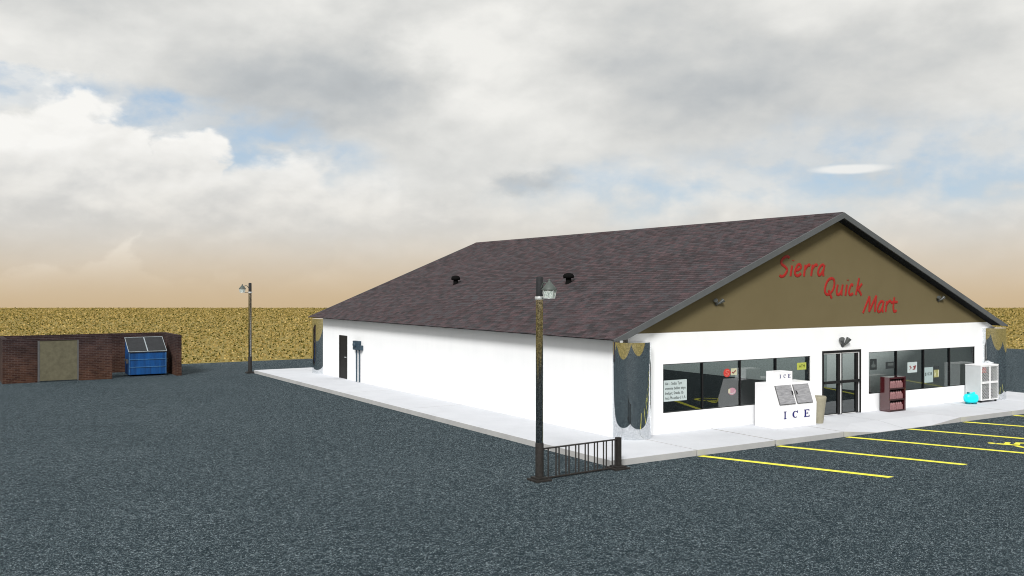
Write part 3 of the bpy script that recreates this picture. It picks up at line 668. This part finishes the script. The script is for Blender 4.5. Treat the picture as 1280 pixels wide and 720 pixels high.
# ------------------------------------------------------------------ gas cage
def gas_cage():
    x0, x1, y0, y1, z0, z1 = 17.84, 18.89, 1.75, 2.35, .23, 1.48
    t = thing('gas_cage', 'white steel gas cylinder cage with mesh doors near the right column', 'cage', (18.36, 2.05, .15))
    mb = MB(); mb.box(x0, y0+.02, z0, x0+.02, y1, z1-.03, .004); mb.build('side_panel', 'cage_grey', t)
    mb = MB(); mb.box(x1-.02, y0+.02, z0, x1, y1, z1-.03, .004); mb.build('side_panel', 'cage_grey', t)
    mb = MB(); mb.box(x0+.021, y1-.02, z0, x1-.021, y1, z1-.03); mb.build('back_panel', 'soffit', t)
    mb = MB(); mb.box(x0-.01, y0-.01, z1-.028, x1+.01, y1+.01, z1, .006); mb.build('top', 'cage_white', t)
    mb = MB(); mb.box(x0+.021, y0+.03, z0, x1-.021, y1-.021, z0+.03); mb.build('shelf', 'cage_grey', t)
    mb = MB(); mb.box(x0+.021, y0+.03, .86, x1-.021, y1-.021, .88); mb.build('shelf', 'cage_grey', t)
    for x in (x0+.05, x1-.09):
        for y in (y0+.05, y1-.09):
            mb = MB(); mb.box(x, y, .15, x+.06, y+.05, z0-.001); mb.build('foot', 'pole_dark', t)
    zm = .855; xm = (x0+x1)/2; f = .045
    for (a, b_) in ((x0, xm-.002), (xm+.002, x1)):
        for (c, d) in ((z0, zm-.002), (zm+.002, z1-.03)):
            mb = MB(); mb.box(a, y0, c, a+f, y0+.025, d); mb.box(b_-f*.6, y0, c, b_, y0+.025, d); mb.box(a+f, y0, c, b_-f*.6, y0+.025, c+f*.75); mb.box(a+f, y0, d-f*.75, b_-f*.6, y0+.025, d)
            dr = mb.build('mesh_door', 'cage_white', t)
            mb = MB(); A0, A1, C0, C1 = a+f, b_-f*.6, c+f*.75, d-f*.75; s = .105; r = .0105
            import itertools
            for sgn in (1, -1):
                k0 = -30
                for k in range(-30, 40):
                    # line x - A0 = sgn*(z - C0) + k*s, clipped to the door opening
                    pts = []
                    for zz in (C0, C1):
                        xx = A0 + sgn*(zz-C0) + k*s
                        if A0 <= xx <= A1: pts.append((xx, zz))
                    for xx in (A0, A1):
                        zz = C0 + sgn*(xx-A0-k*s)
                        if C0 < zz < C1: pts.append((xx, zz))
                    if len(pts) == 2 and math.dist(*pts) > .03:
                        mb.tube([(p[0], y0+.012+.004*sgn, p[1]) for p in pts], r, 4)
            mb.build('wire_mesh', 'wire', dr)
    mb = MB(); mb.box(x0+.07, y0+.030, 1.20, x0+.36, y0+.036, 1.40); pl = mb.build('warning_plate', 'sign_red', t)
    mb = MB(); mb.poly([(x0+.13, y0+.027, 1.24), (x0+.28, y0+.027, 1.24), (x0+.205, y0+.027, 1.37)]); mb.build('warning_mark', 'sign_red_light', pl)
    cyl = None
    for z in (z0+.031, .881):
        for i in range(3):
            for j in range(1):
                c = (x0+.19+.335*i, y0+.25, z)
                if cyl is None:
                    cyl = thing('gas_cylinder', 'steel gas cylinder with collar standing behind the cage mesh', 'gas cylinder', c, 'gas cylinders inside the cage')
                    mb = MB(); mb.lathe([(.10, 0), (.125, .03), (.15, .07), (.155, .26), (.13, .33), (.06, .37), (.0, .38)], c, 20); mb.build('tank', 'steel_cylinder', cyl)
                    mb = MB(); mb.lathe([(.085, .345), (.09, .45), (.08, .45), (.075, .35)], c, 16); mb.build('collar', 'cage_grey', cyl)
                else:
                    q = copy_tree(cyl); q.location = c
gas_cage()

# cyan container in front of the cage side
def cyan_can():
    c = Vector((17.30, 1.80, .15))
    t = thing('water_container', 'bright cyan rounded plastic container with two caps beside the gas cage', 'container', c)
    ax = Vector((.86, -.5, 0)).normalized(); ay = Vector((.5, .86, 0)).normalized()
    mb = MB(); n, k = 28, 16; rings = []
    def sp(v, e): return math.copysign(abs(v)**e, v)
    for i in range(1, k):
        ph = -PI/2 + PI*i/k; rings.append([mb.b.verts.new(c + ax*.25*sp(math.cos(ph), .6)*sp(math.cos(2*PI*j/n), .75) + ay*.15*sp(math.cos(ph), .6)*sp(math.sin(2*PI*j/n), .75) + Vector((0, 0, .20+.165*sp(math.sin(ph), .7)))) for j in range(n)])
    for A, B in zip(rings, rings[1:]):
        for j in range(n): mb.b.faces.new((A[j], A[(j+1) % n], B[(j+1) % n], B[j])).smooth = True
    mb.b.faces.new(rings[0][::-1]); mb.b.faces.new(rings[-1]); mb.build('body', 'cyan', t)
    for s in (-1, 1):
        q = c + ax*.11*s; mb = MB(); mb.lathe([(.085, 0), (.09, .03), (.09, .05)], q, 18); mb.build('foot', 'teal_dark', t)
        q = c + ax*.10*s + Vector((0, 0, .355)); mb = MB(); mb.lathe([(.045, 0), (.045, .045), (.035, .06), (0, .06)], q, 16); mb.build('cap', 'teal_dark' if s < 0 else 'cyan', t)
    mb = MB(); mb.tube(smooth_path([c + ax*-.06 + Vector((0, 0, .35)), c + ax*-.03 + Vector((0, 0, .385)), c + ax*.03 + Vector((0, 0, .385)), c + ax*.06 + Vector((0, 0, .35))]), .013, 8); mb.build('handle', 'cyan', t)
cyan_can()

# ------------------------------------------------------------------ floodlights
def floodlight(x, z, label, s, tilt):
    t = thing('floodlight', label, 'floodlight', (x, FY, z), 'twin floodlights on the shop front')
    mb = MB(); mb.lathe([(.075*s, 0), (.075*s, .02), (.04*s, .05), (.03*s, .06)], (x, FY, z-.09*s), 14, axis=(0, -1, 0)); mb.build('mount', 'flood_dark', t)
    for sg_ in (-1, 1):
        a = Vector((x+.045*s*sg_, FY-.06, z-.085*s)); d = Vector((.62*sg_, -.30, tilt)).normalized()
        mb = MB(); mb.lathe([(.022*s, -.03*s), (.030*s, .0), (.042*s, .05*s), (.070*s, .17*s), (.073*s, .19*s), (.066*s, .19*s)], a, 16, axis=d)
        h = mb.build('lamp_head', 'flood_dark', t)
        mb = MB(); mb.lathe([(.064*s, .178*s), (.04*s, .186*s), (0, .188*s)], a, 16, axis=d); mb.build('lens', 'flood_lens', h)
floodlight(11.25, 2.50, 'twin floodlight fixed to the white wall above the entrance', 1.2, .95)
floodlight(5.74, 3.83, 'twin floodlight on the left side of the brown gable', .85, .5)
floodlight(16.33, 3.86, 'twin floodlight on the right side of the brown gable', .85, .5)

# ------------------------------------------------------------------ electric meter
t = thing('electric_meter', 'slate blue meter box on two pipes beside the black side door', 'meter', (2.08, 20.2, .15))
mb = MB(); mb.box(1.99, 20.03, 1.53, 2.149, 20.60, 1.92, .012); bx = mb.build('meter_box', 'slate', t)
mb = MB(); mb.lathe([(.11, 0), (.11, .05), (.09, .08), (0, .085)], (1.99, 20.34, 1.76), 20, axis=(-1, 0, 0)); mb.build('dial', 'slate', bx)
mb = MB(); mb.box(2.0, 19.80, 1.54, 2.149, 20.028, 1.74, .01); mb.build('switch_box', 'slate', t)
for y in (20.40, 20.08):
    mb = MB(); mb.tube([(2.08, y, .15), (2.08, y, 1.535)], .03, 10); mb.build('pipe', 'slate', t)

# ------------------------------------------------------------------ lamp posts
def lamp(x, y, ang, label, r=.082):
    t = thing('lamp_post', label, 'lamp post', (x, y, 0), 'lamp posts round the shop')
    mb = MB(); mb.box(x-.20, y-.20, .001, x+.20, y+.20, .045, .01); mb.box(x-.14, y-.14, .046, x+.14, y+.14, .085, .01); mb.build('base_plate', 'rust_dark', t)
    mb = MB(); mb.lathe([(r*1.12, .086), (r*1.12, .80), (r*1.02, .83)], (x, y, 0), 28); mb.build('sleeve', 'rust_dark', t)
    mb = MB(); mb.lathe([(r, .80), (r*.98, 4.02)], (x, y, 0), 32); mb.build('pole', 'pole', t)
    mb = MB(); mb.lathe([(r*.93, 4.021), (r*.9, 4.43), (r*.6, 4.45), (0, 4.455)], (x, y, 0), 24); mb.build('pole_top', 'pole_dark', t)  # added dark section, paints a dark reflection onto the upper pole
    mb = MB(); mb.lathe([(r*1.2, 3.95), (r*1.25, 3.97), (r*1.25, 3.995), (r*1.2, 4.015)], (x, y, 0), 24); mb.build('collar', 'pale_metal', t)
    d = Vector((math.cos(ang), math.sin(ang), 0)); L = Vector((x, y, 0)) + d*.38
    mb = MB(); o = Vector((x, y, 0))
    mb.tube(smooth_path([o + d*r*.8 + Vector((0, 0, 4.20)), o + d*.16 + Vector((0, 0, 4.31)), o + d*.27 + Vector((0, 0, 4.30)), L + Vector((0, 0, 4.24))]), .016, 8)
    mb.tube([o + d*r + Vector((0, 0, 3.985)), L - d*.125 + Vector((0, 0, 3.985))], .012, 8)
    mb.build('bracket', 'lantern_cap', t)
    ln = MB(); ln.lathe([(.165, 4.155), (.17, 4.17), (.12, 4.23), (.07, 4.29), (.035, 4.33), (.022, 4.36), (.028, 4.375), (.0, 4.40)], (L.x, L.y, 0), 24); cap = ln.build('lantern', 'lantern_cap', t)
    mb = MB(); mb.lathe([(.118, 3.985), (.150, 4.150)], (L.x, L.y, 0), 8, smooth=False); mb.build('glass', 'lantern_glass', cap)
    mb = MB()
    for k in range(8):
        a = 2*PI*k/8; mb.tube([(L.x+.121*math.cos(a), L.y+.121*math.sin(a), 3.985), (L.x+.153*math.cos(a), L.y+.153*math.sin(a), 4.152)], .007, 5)
    mb.tube([(L.x+.121*math.cos(k*PI/8), L.y+.121*math.sin(k*PI/8), 3.98) for k in range(17)], .009, 5, cap=False)
    mb.build('lantern_frame', 'pale_metal', cap)
    mb = MB(); mb.lathe([(.02, 4.02), (.045, 4.07), (.035, 4.12), (.02, 4.14)], (L.x, L.y, 0), 12); mb.build('bulb', 'ice_white', cap)
lamp(-2.28, -.40, -PI/2, 'tall lamp post at the railing, nearest the camera before the white wall')
lamp(-.16, 28.5, PI, 'tall lamp post at the far left end of the pale sidewalk')

# ------------------------------------------------------------------ railing between lamp post and corner post
def railing():
    A = Vector((-2.16, -.392, 0)); B = Vector((.02, -.25, 0)); D = B - A
    t = thing('railing', 'low dark metal railing with thin bars from lamp post to kerb corner', 'railing', (-1.05, -.32, 0))
    mb = MB(); mb.tube([A + Vector((0, 0, .685)), B + Vector((0, 0, .685))], .019, 8); mb.build('top_rail', 'rail_metal', t)
    mb = MB(); mb.tube([A + Vector((0, 0, .035)), B + Vector((0, 0, .035))], .022, 8); mb.build('bottom_rail', 'rust_dark', t)
    mb = MB(); mb.box(B.x-.055, B.y-.055, .075, B.x+.055, B.y+.055, .73, .008); mb.build('post', 'rust_dark', t)
    mb = MB(); mb.box(B.x-.23, B.y-.20, .001, B.x+.20, B.y+.20, .04, .008); mb.box(B.x-.15, B.y-.14, .041, B.x+.14, B.y+.14, .074, .008); mb.build('base_plate', 'rust_dark', t)
    f = [.055, .155, .195, .284, .325, .413, .455, .541, .582, .667, .708, .792, .832, .915, .955]
    proto = None
    for k, s in enumerate(f):
        p = A + D*s
        if proto is None:
            mb = MB(); mb.tube([p + Vector((0, 0, .05)), p + Vector((0, 0, .672))], .0165, 8); proto = mb.build('bar', 'rail_metal', t); p0 = p
        else:
            c = proto.copy(); COL.objects.link(c); c.parent = t; c.location = p - p0
railing()

# ------------------------------------------------------------------ brick enclosure and dumpster
t = thing('brick_enclosure', 'dark red brick bin enclosure with tan gate beside the dry field', 'enclosure', (-7.1, 30.8, 0))
mb = MB(); Y0, Y1 = 29.03, 29.24
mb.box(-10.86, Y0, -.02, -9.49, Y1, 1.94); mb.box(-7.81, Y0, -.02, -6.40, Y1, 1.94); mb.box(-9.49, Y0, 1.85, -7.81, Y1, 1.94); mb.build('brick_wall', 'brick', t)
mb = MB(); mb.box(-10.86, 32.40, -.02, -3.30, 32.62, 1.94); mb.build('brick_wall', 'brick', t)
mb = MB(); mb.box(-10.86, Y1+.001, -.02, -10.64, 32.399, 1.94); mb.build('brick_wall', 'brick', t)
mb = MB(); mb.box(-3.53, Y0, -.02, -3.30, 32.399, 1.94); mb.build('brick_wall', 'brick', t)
mb = MB(); mb.box(-9.40, Y0+.03, .05, -7.87, Y0+.07, 1.848, .004); g = mb.build('gate', 'gate_tan', t)
mb = MB(); mb.box(-9.488, Y0+.01, .03, -9.401, Y0+.09, 1.848); mb.box(-7.869, Y0+.01, .03, -7.812, Y0+.09, 1.848); mb.build('gate_frame', 'gate_edge', g)
def dumpster():
    x0, x1, y0, y1 = -5.56, -3.88, 29.68, 30.75
    t = thing('dumpster', 'blue steel dumpster with two sloping dark lids inside the brick enclosure', 'dumpster', ((x0+x1)/2, 30.2, 0))
    mb = MB(); mb.prism([(y0, .08), (y1, .08), (y1, 1.72), (y1-.08, 1.74), (y0, 1.15)], 'x', x0, x1, .012); b_ = mb.build('body', 'blue', t)
    for z in (.42, .78):
        mb = MB(); mb.box(x0+.02, y0-.03, z, x1-.02, y0-.002, z+.035, .006); mb.build('rib', 'blue_edge', b_)
    for x in (x0-.01, x1-.03):
        mb = MB(); mb.box(x, y0-.022, .08, x+.04, y0-.001, 1.14); mb.build('corner_post', 'blue_edge', b_)
    xm = (x0+x1)/2; sl = (1.74-1.15)/(y1-.08-y0)
    for a, b2 in ((x0-.02, xm-.012), (xm+.012, x1+.02)):
        mb = MB(); ya, yb = y0-.05, y1-.06; za, zb = 1.15-.05*sl+.014, 1.15+sl*(yb-y0)+.014
        q = [(a, ya, za), (b2, ya, za), (b2, yb, zb), (a, yb, zb)]
        mb.poly(q); Bq = [(p[0], p[1], p[2]+.035) for p in q]; mb.poly(Bq)
        for k in range(4): mb.poly([q[k], q[(k+1) % 4], Bq[(k+1) % 4], Bq[k]])
        bmesh.ops.remove_doubles(mb.b, verts=mb.b.verts[:], dist=.0005)
        l = mb.build('lid', 'lid', t)
        mb = MB(); e = Vector((0, 0, .043))
        P = [Vector(p) + e for p in q]
        for i, j in ((0, 1), (1, 2), (2, 3), (3, 0)): mb.tube([P[i], P[j]], .014, 6)
        mb.build('lid_edge', 'pale_edge', l)
    for x in (x0-.10, x1+.002):
        mb = MB(); mb.box(x, y0+.15, .72, x+.098, y0+.80, .80); mb.box(x, y0+.15, .62, x+.098, y0+.18, .719); mb.build('lift_pocket', 'gate_edge', t)
    for x in (x0+.15, x1-.15):
        for y in (y0+.15, y1-.15):
            mb = MB(); mb.lathe([(.055, -.02), (.06, 0), (.055, .02)], (x, y, .058), 14, axis=(1, 0, 0)); mb.build('caster', 'black', t)
dumpster()

# ------------------------------------------------------------------ dry grass tussocks (uncountable)
def grass():
    random.seed(11); V = []; Fc = []; C = []
    pal = [(.085, .078, .016), (.14, .125, .028), (.27, .214, .062), (.43, .325, .112), (.53, .40, .15), (.62, .48, .21), (.33, .255, .075)]
    wts = [.10, .13, .17, .24, .20, .09, .07]
    def tuft(x, y, h, w):
        c = random.choices(pal, wts)[0]; j = random.uniform(.8, 1.2)
        for k in range(random.randint(2, 3)):
            a = random.uniform(0, PI); dx, dy = math.cos(a)*w*random.uniform(.35, .6), math.sin(a)*w*random.uniform(.35, .6)
            ox, oy = random.uniform(-.3, .3)*w, random.uniform(-.3, .3)*w; lx, ly = random.uniform(-.5, .5)*w, random.uniform(-.5, .5)*w
            hh = h*random.uniform(.5, 1.0); i = len(V)
            V.extend([(x+ox-dx, y+oy-dy, -.02), (x+ox+dx, y+oy+dy, -.02), (x+ox+lx+dx*.45, y+oy+ly+dy*.45, hh), (x+ox+lx-dx*.5, y+oy+ly-dy*.5, hh*.9)])
            Fc.append((i, i+1, i+2, i+3)); jj = j*random.uniform(.85, 1.15)
            for q in range(4): C.append((c[0]*jj, c[1]*jj, c[2]*jj, 1))
    def inlot(x, y, m=.25): return LOT[0]-m < x < LOT[2]+m and LOT[1]-m < y < LOT[3]+m
    n = 0
    while n < 80000:
        d = math.sqrt(random.uniform(38**2, 195.5**2)); r = random.uniform(-.66, .66)*d
        p = CAM + FWD*d + RGT*r
        if inlot(p.x, p.y): continue
        k = .55 + .45*min(1, (d-38)/90)
        tuft(p.x, p.y, random.uniform(.08, .20)*k, random.uniform(.09, .26)*k); n += 1
    n = 0
    while n < 5000:                                  # thinner cover on the other sides of the lot
        x, y = random.uniform(-80, 100), random.uniform(-85, 90)
        q = Vector((x, y, 0)) - CAM; d = q.dot(FWD)
        if inlot(x, y) or (d > 0 and abs(q.dot(RGT)) < .7*d): continue
        tuft(x, y, random.uniform(.10, .22), random.uniform(.15, .45)); n += 1
    n = 0
    while n < 16000:                                 # denser fringe just beyond the asphalt in view
        d = random.uniform(40, 100); r = random.uniform(-.66, .66)*d; p = CAM + FWD*d + RGT*r
        if inlot(p.x, p.y): continue
        tuft(p.x, p.y, random.uniform(.05, .13), random.uniform(.06, .17)); n += 1
    me = bpy.data.meshes.new('dry_grass'); me.from_pydata(V, [], Fc)
    at = me.color_attributes.new('Col', 'FLOAT_COLOR', 'POINT'); at.data.foreach_set('color', [v for c in C for v in c])
    me.materials.append(M['grass']); o = bpy.data.objects.new('dry_grass', me); COL.objects.link(o)
    tag(o, 'dry golden and olive grass covering the field round the lot', 'grass', kind='stuff')
grass()

# ------------------------------------------------------------------ sky and light
SUN_EL, SUN_AZ = math.radians(36), math.radians(226)     # direction TO the sun, az from +x towards +y
w = bpy.data.worlds.new('World'); sc.world = w; w.use_nodes = True
nt = NT(w.node_tree); nt.n.clear()
out = nt.node('ShaderNodeOutputWorld'); bg = nt.node('ShaderNodeBackground'); nt.l.new(bg.outputs[0], out.inputs[0])
sky = nt.node('ShaderNodeTexSky'); sky.sky_type = 'NISHITA'; sky.sun_disc = False
sky.sun_elevation = SUN_EL; sky.sun_rotation = PI/2 - SUN_AZ; sky.altitude = 300; sky.dust_density = 1.5
gen = nt.node('ShaderNodeTexCoord').outputs['Generated']
f_ = nt.vm('DOT_PRODUCT', gen, tuple(FWD)); r_ = nt.vm('DOT_PRODUCT', gen, tuple(RGT)); z_ = nt.sep(gen)[2]
az = nt.m('MULTIPLY', nt.m('ARCTAN2', r_, f_), 57.2958); el = nt.m('MULTIPLY', nt.m('ARCSINE', z_), 57.2958)
# ragged coordinates: a puffy offset in degrees
base = nt.xyz(nt.m('MULTIPLY', az, .10), nt.m('MULTIPLY', el, .16), 0)
w1 = nt.m('SUBTRACT', nt.noise(base, 1.6, 7, .58), .5); w2 = nt.m('SUBTRACT', nt.noise(nt.vm('ADD', base, (7.3, 2.1, 4)), 1.6, 7, .58), .5)
azw = nt.m('ADD', az, nt.m('MULTIPLY', w1, 9.0)); elw = nt.m('ADD', el, nt.m('MULTIPLY', w2, 5.0))
def blob(a0, e0, ra, re, soft=(1.25, .55), A=None, E=None):
    A = azw if A is None else A; E = elw if E is None else E
    x = nt.m('DIVIDE', nt.m('SUBTRACT', A, a0), ra); y = nt.m('DIVIDE', nt.m('SUBTRACT', E, e0), re)
    d = nt.m('SQRT', nt.m('ADD', nt.m('MULTIPLY', x, x), nt.m('MULTIPLY', y, y)))
    return nt.rng(d, soft[0], soft[1], 0, 1, True)
def mx(*v):
    r = v[0]
    for q in v[1:]: r = nt.m('MAXIMUM', r, q)
    return r
# relief: difference of the same billow field at a small offset towards the light gives lit tops and grey bases
def billow(vec, sc_, det=6, ro=.50, dist=.15): return nt.noise(vec, sc_, det, ro, dist)
def relief(vec, sc_, off):
    return nt.m('SUBTRACT', billow(vec, sc_), billow(nt.vm('ADD', vec, off), sc_))
n1 = nt.noise(nt.vm('MULTIPLY', base, (.8, 1.0, 1)), .9, 5, .5, .2); n2 = nt.noise(nt.vm('ADD', base, (3, 9, 1)), 2.4, 6, .55, .1)
rel1 = relief(base, 1.15, (-.05, .16, 0)); rel2 = relief(nt.vm('ADD', base, (5, 5, 2)), 2.7, (-.03, .085, 0))
L = nt.m('ADD', nt.m('MULTIPLY', n1, .62), nt.m('MULTIPLY', n2, .16))
L = nt.m('ADD', nt.m('ADD', L, nt.m('MULTIPLY', rel1, .38)), nt.m('ADD', nt.m('MULTIPLY', rel2, .16), .26))
wide = (1.5, .2)
for a0, e0, ra, re, k in ((-12, 12.4, 8, 2.8, -.19), (10, 13.0, 6, 3.4, -.13), (22, 12.5, 7, 3.2, -.10), (-2.5, 14.2, 4.5, 3.2, .16), (-27, 13.6, 5, 2.2, .10), (4, 12.5, 3, 4, .05), (1, 6.0, 2.2, .9, -.22), (-26, 16.5, 9, 1.5, -.06), (29, 15.5, 5, 2.0, .08)):
    L = nt.m('ADD', L, nt.m('MULTIPLY', blob(a0, e0, ra, re, wide), k))
deck = nt.ramp(nt.rng(L, .20, .80), [(0, (.38, .405, .42)), (.35, (.50, .525, .54)), (.65, (.67, .675, .66)), (1, (.875, .868, .835))])
clear = nt.mix(.72, nt.mix(1.0, sky.outputs[0], (.105, .105, .105), 'MULTIPLY'), (.45, .585, .74))
B = mx(blob(-27.5, 10.8, 4.5, 1.1, (1.35, .5)), blob(-20.3, 9.6, 4.4, 1.7, (1.35, .5)), nt.m('MULTIPLY', blob(-14.5, 8.0, 6, 2.2, (1.4, .4)), .9), nt.m('MULTIPLY', blob(21.5, 6.3, 10.5, 3.1, (1.5, .2)), 1.0), nt.m('MULTIPLY', blob(9, 5.6, 9, 1.7, (1.5, .2)), .85))
B = nt.m('MULTIPLY', B, nt.rng(nt.m('ADD', n2, rel2), .34, .64, 1.0, .25))
c = nt.mix(B, deck, clear)
# cumulus: distance field pushed in and out by the billows, sharp upper rims
def heap(a0, e0, ra, re, k=1.0, soft=.085):
    x = nt.m('DIVIDE', nt.m('SUBTRACT', az, a0), ra); y = nt.m('DIVIDE', nt.m('SUBTRACT', el, e0), re)
    d = nt.m('SQRT', nt.m('ADD', nt.m('MULTIPLY', x, x), nt.m('MULTIPLY', y, y)))
    d = nt.m('SUBTRACT', d, nt.m('MULTIPLY', nt.m('SUBTRACT', billow(nt.vm('ADD', base, (a0, e0, 0)), 2.6, 8, .52, .05), .5), 1.35))
    return nt.m('MULTIPLY', nt.rng(d, 1.0+soft, 1.0-soft, 0, 1, True), k)
Cm = mx(heap(-25.0, 6.0, 4.8, 4.6), heap(-29.5, 4.6, 3.6, 3.6), heap(-19.2, 4.7, 3.4, 4.1), heap(-14.2, 3.6, 4.2, 4.1, .95, .16), heap(-9.5, 3.4, 3.6, 3.4, .85, .2), heap(-6, 3.0, 5, 2.6, .8, .3), heap(25.5, 1.7, 6.5, 3.2, .75, .35), heap(13.5, 2.2, 6.0, 2.4, .7, .35), heap(3.5, 2.2, 5, 2.2, .6, .4))
sh = nt.m('ADD', nt.rng(el, 1.8, 8.5, .12, .88), nt.m('ADD', nt.m('MULTIPLY', rel1, 1.0), nt.m('MULTIPLY', rel2, .75)))
cum = nt.ramp(sh, [(0, (.50, .515, .52)), (.3, (.60, .61, .61)), (.6, (.81, .803, .775)), (.9, (.94, .93, .90))])
c = nt.mix(Cm, c, cum)
# thin lens cloud
c = nt.mix(nt.m('MULTIPLY', blob(19.9, 6.85, 2.3, .30, (1.15, .55), nt.m('ADD', az, nt.m('MULTIPLY', w1, 1.0)), nt.m('ADD', el, nt.m('MULTIPLY', w2, .35))), .95), c, (.86, .865, .85))
# dusty haze
hz = nt.rng(nt.m('ADD', el, nt.m('MULTIPLY', w2, 1.6)), 7.4, -.3, 0, 1, True)
c = nt.mix(nt.m('MULTIPLY', hz, .62), c, (.85, .775, .66))
hz2 = nt.rng(nt.m('ADD', el, nt.m('MULTIPLY', w2, .8)), 4.1, -1.5, 0, 1, True)
c = nt.mix(nt.m('MULTIPLY', hz2, .97), c, (.600, .450, .275))
nt.put(bg.inputs['Color'], c); bg.inputs['Strength'].default_value = 1.0

sd_ = bpy.data.lights.new('sun', 'SUN'); sd_.energy = 3.7; sd_.angle = math.radians(15); sd_.color = (1.0, .985, .96)
so = bpy.data.objects.new('sun', sd_); COL.objects.link(so)
dv = Vector((math.cos(SUN_EL)*math.cos(SUN_AZ), math.cos(SUN_EL)*math.sin(SUN_AZ), math.sin(SUN_EL)))
so.rotation_euler = dv.to_track_quat('Z', 'Y').to_euler(); so.location = (0, -30, 40)

# ------------------------------------------------------------------ render look
sc.view_settings.view_transform = 'Standard'; sc.view_settings.look = 'None'; sc.view_settings.exposure = 0; sc.view_settings.gamma = 1
sc.cycles.use_denoising = True; sc.cycles.denoising_prefilter = 'ACCURATE'; sc.cycles.denoising_input_passes = 'RGB_ALBEDO_NORMAL'
sc.cycles.pixel_filter_type = 'BLACKMAN_HARRIS'; sc.cycles.filter_width = 1.05
sc.cycles.max_bounces = 8; sc.cycles.sample_clamp_indirect = 8
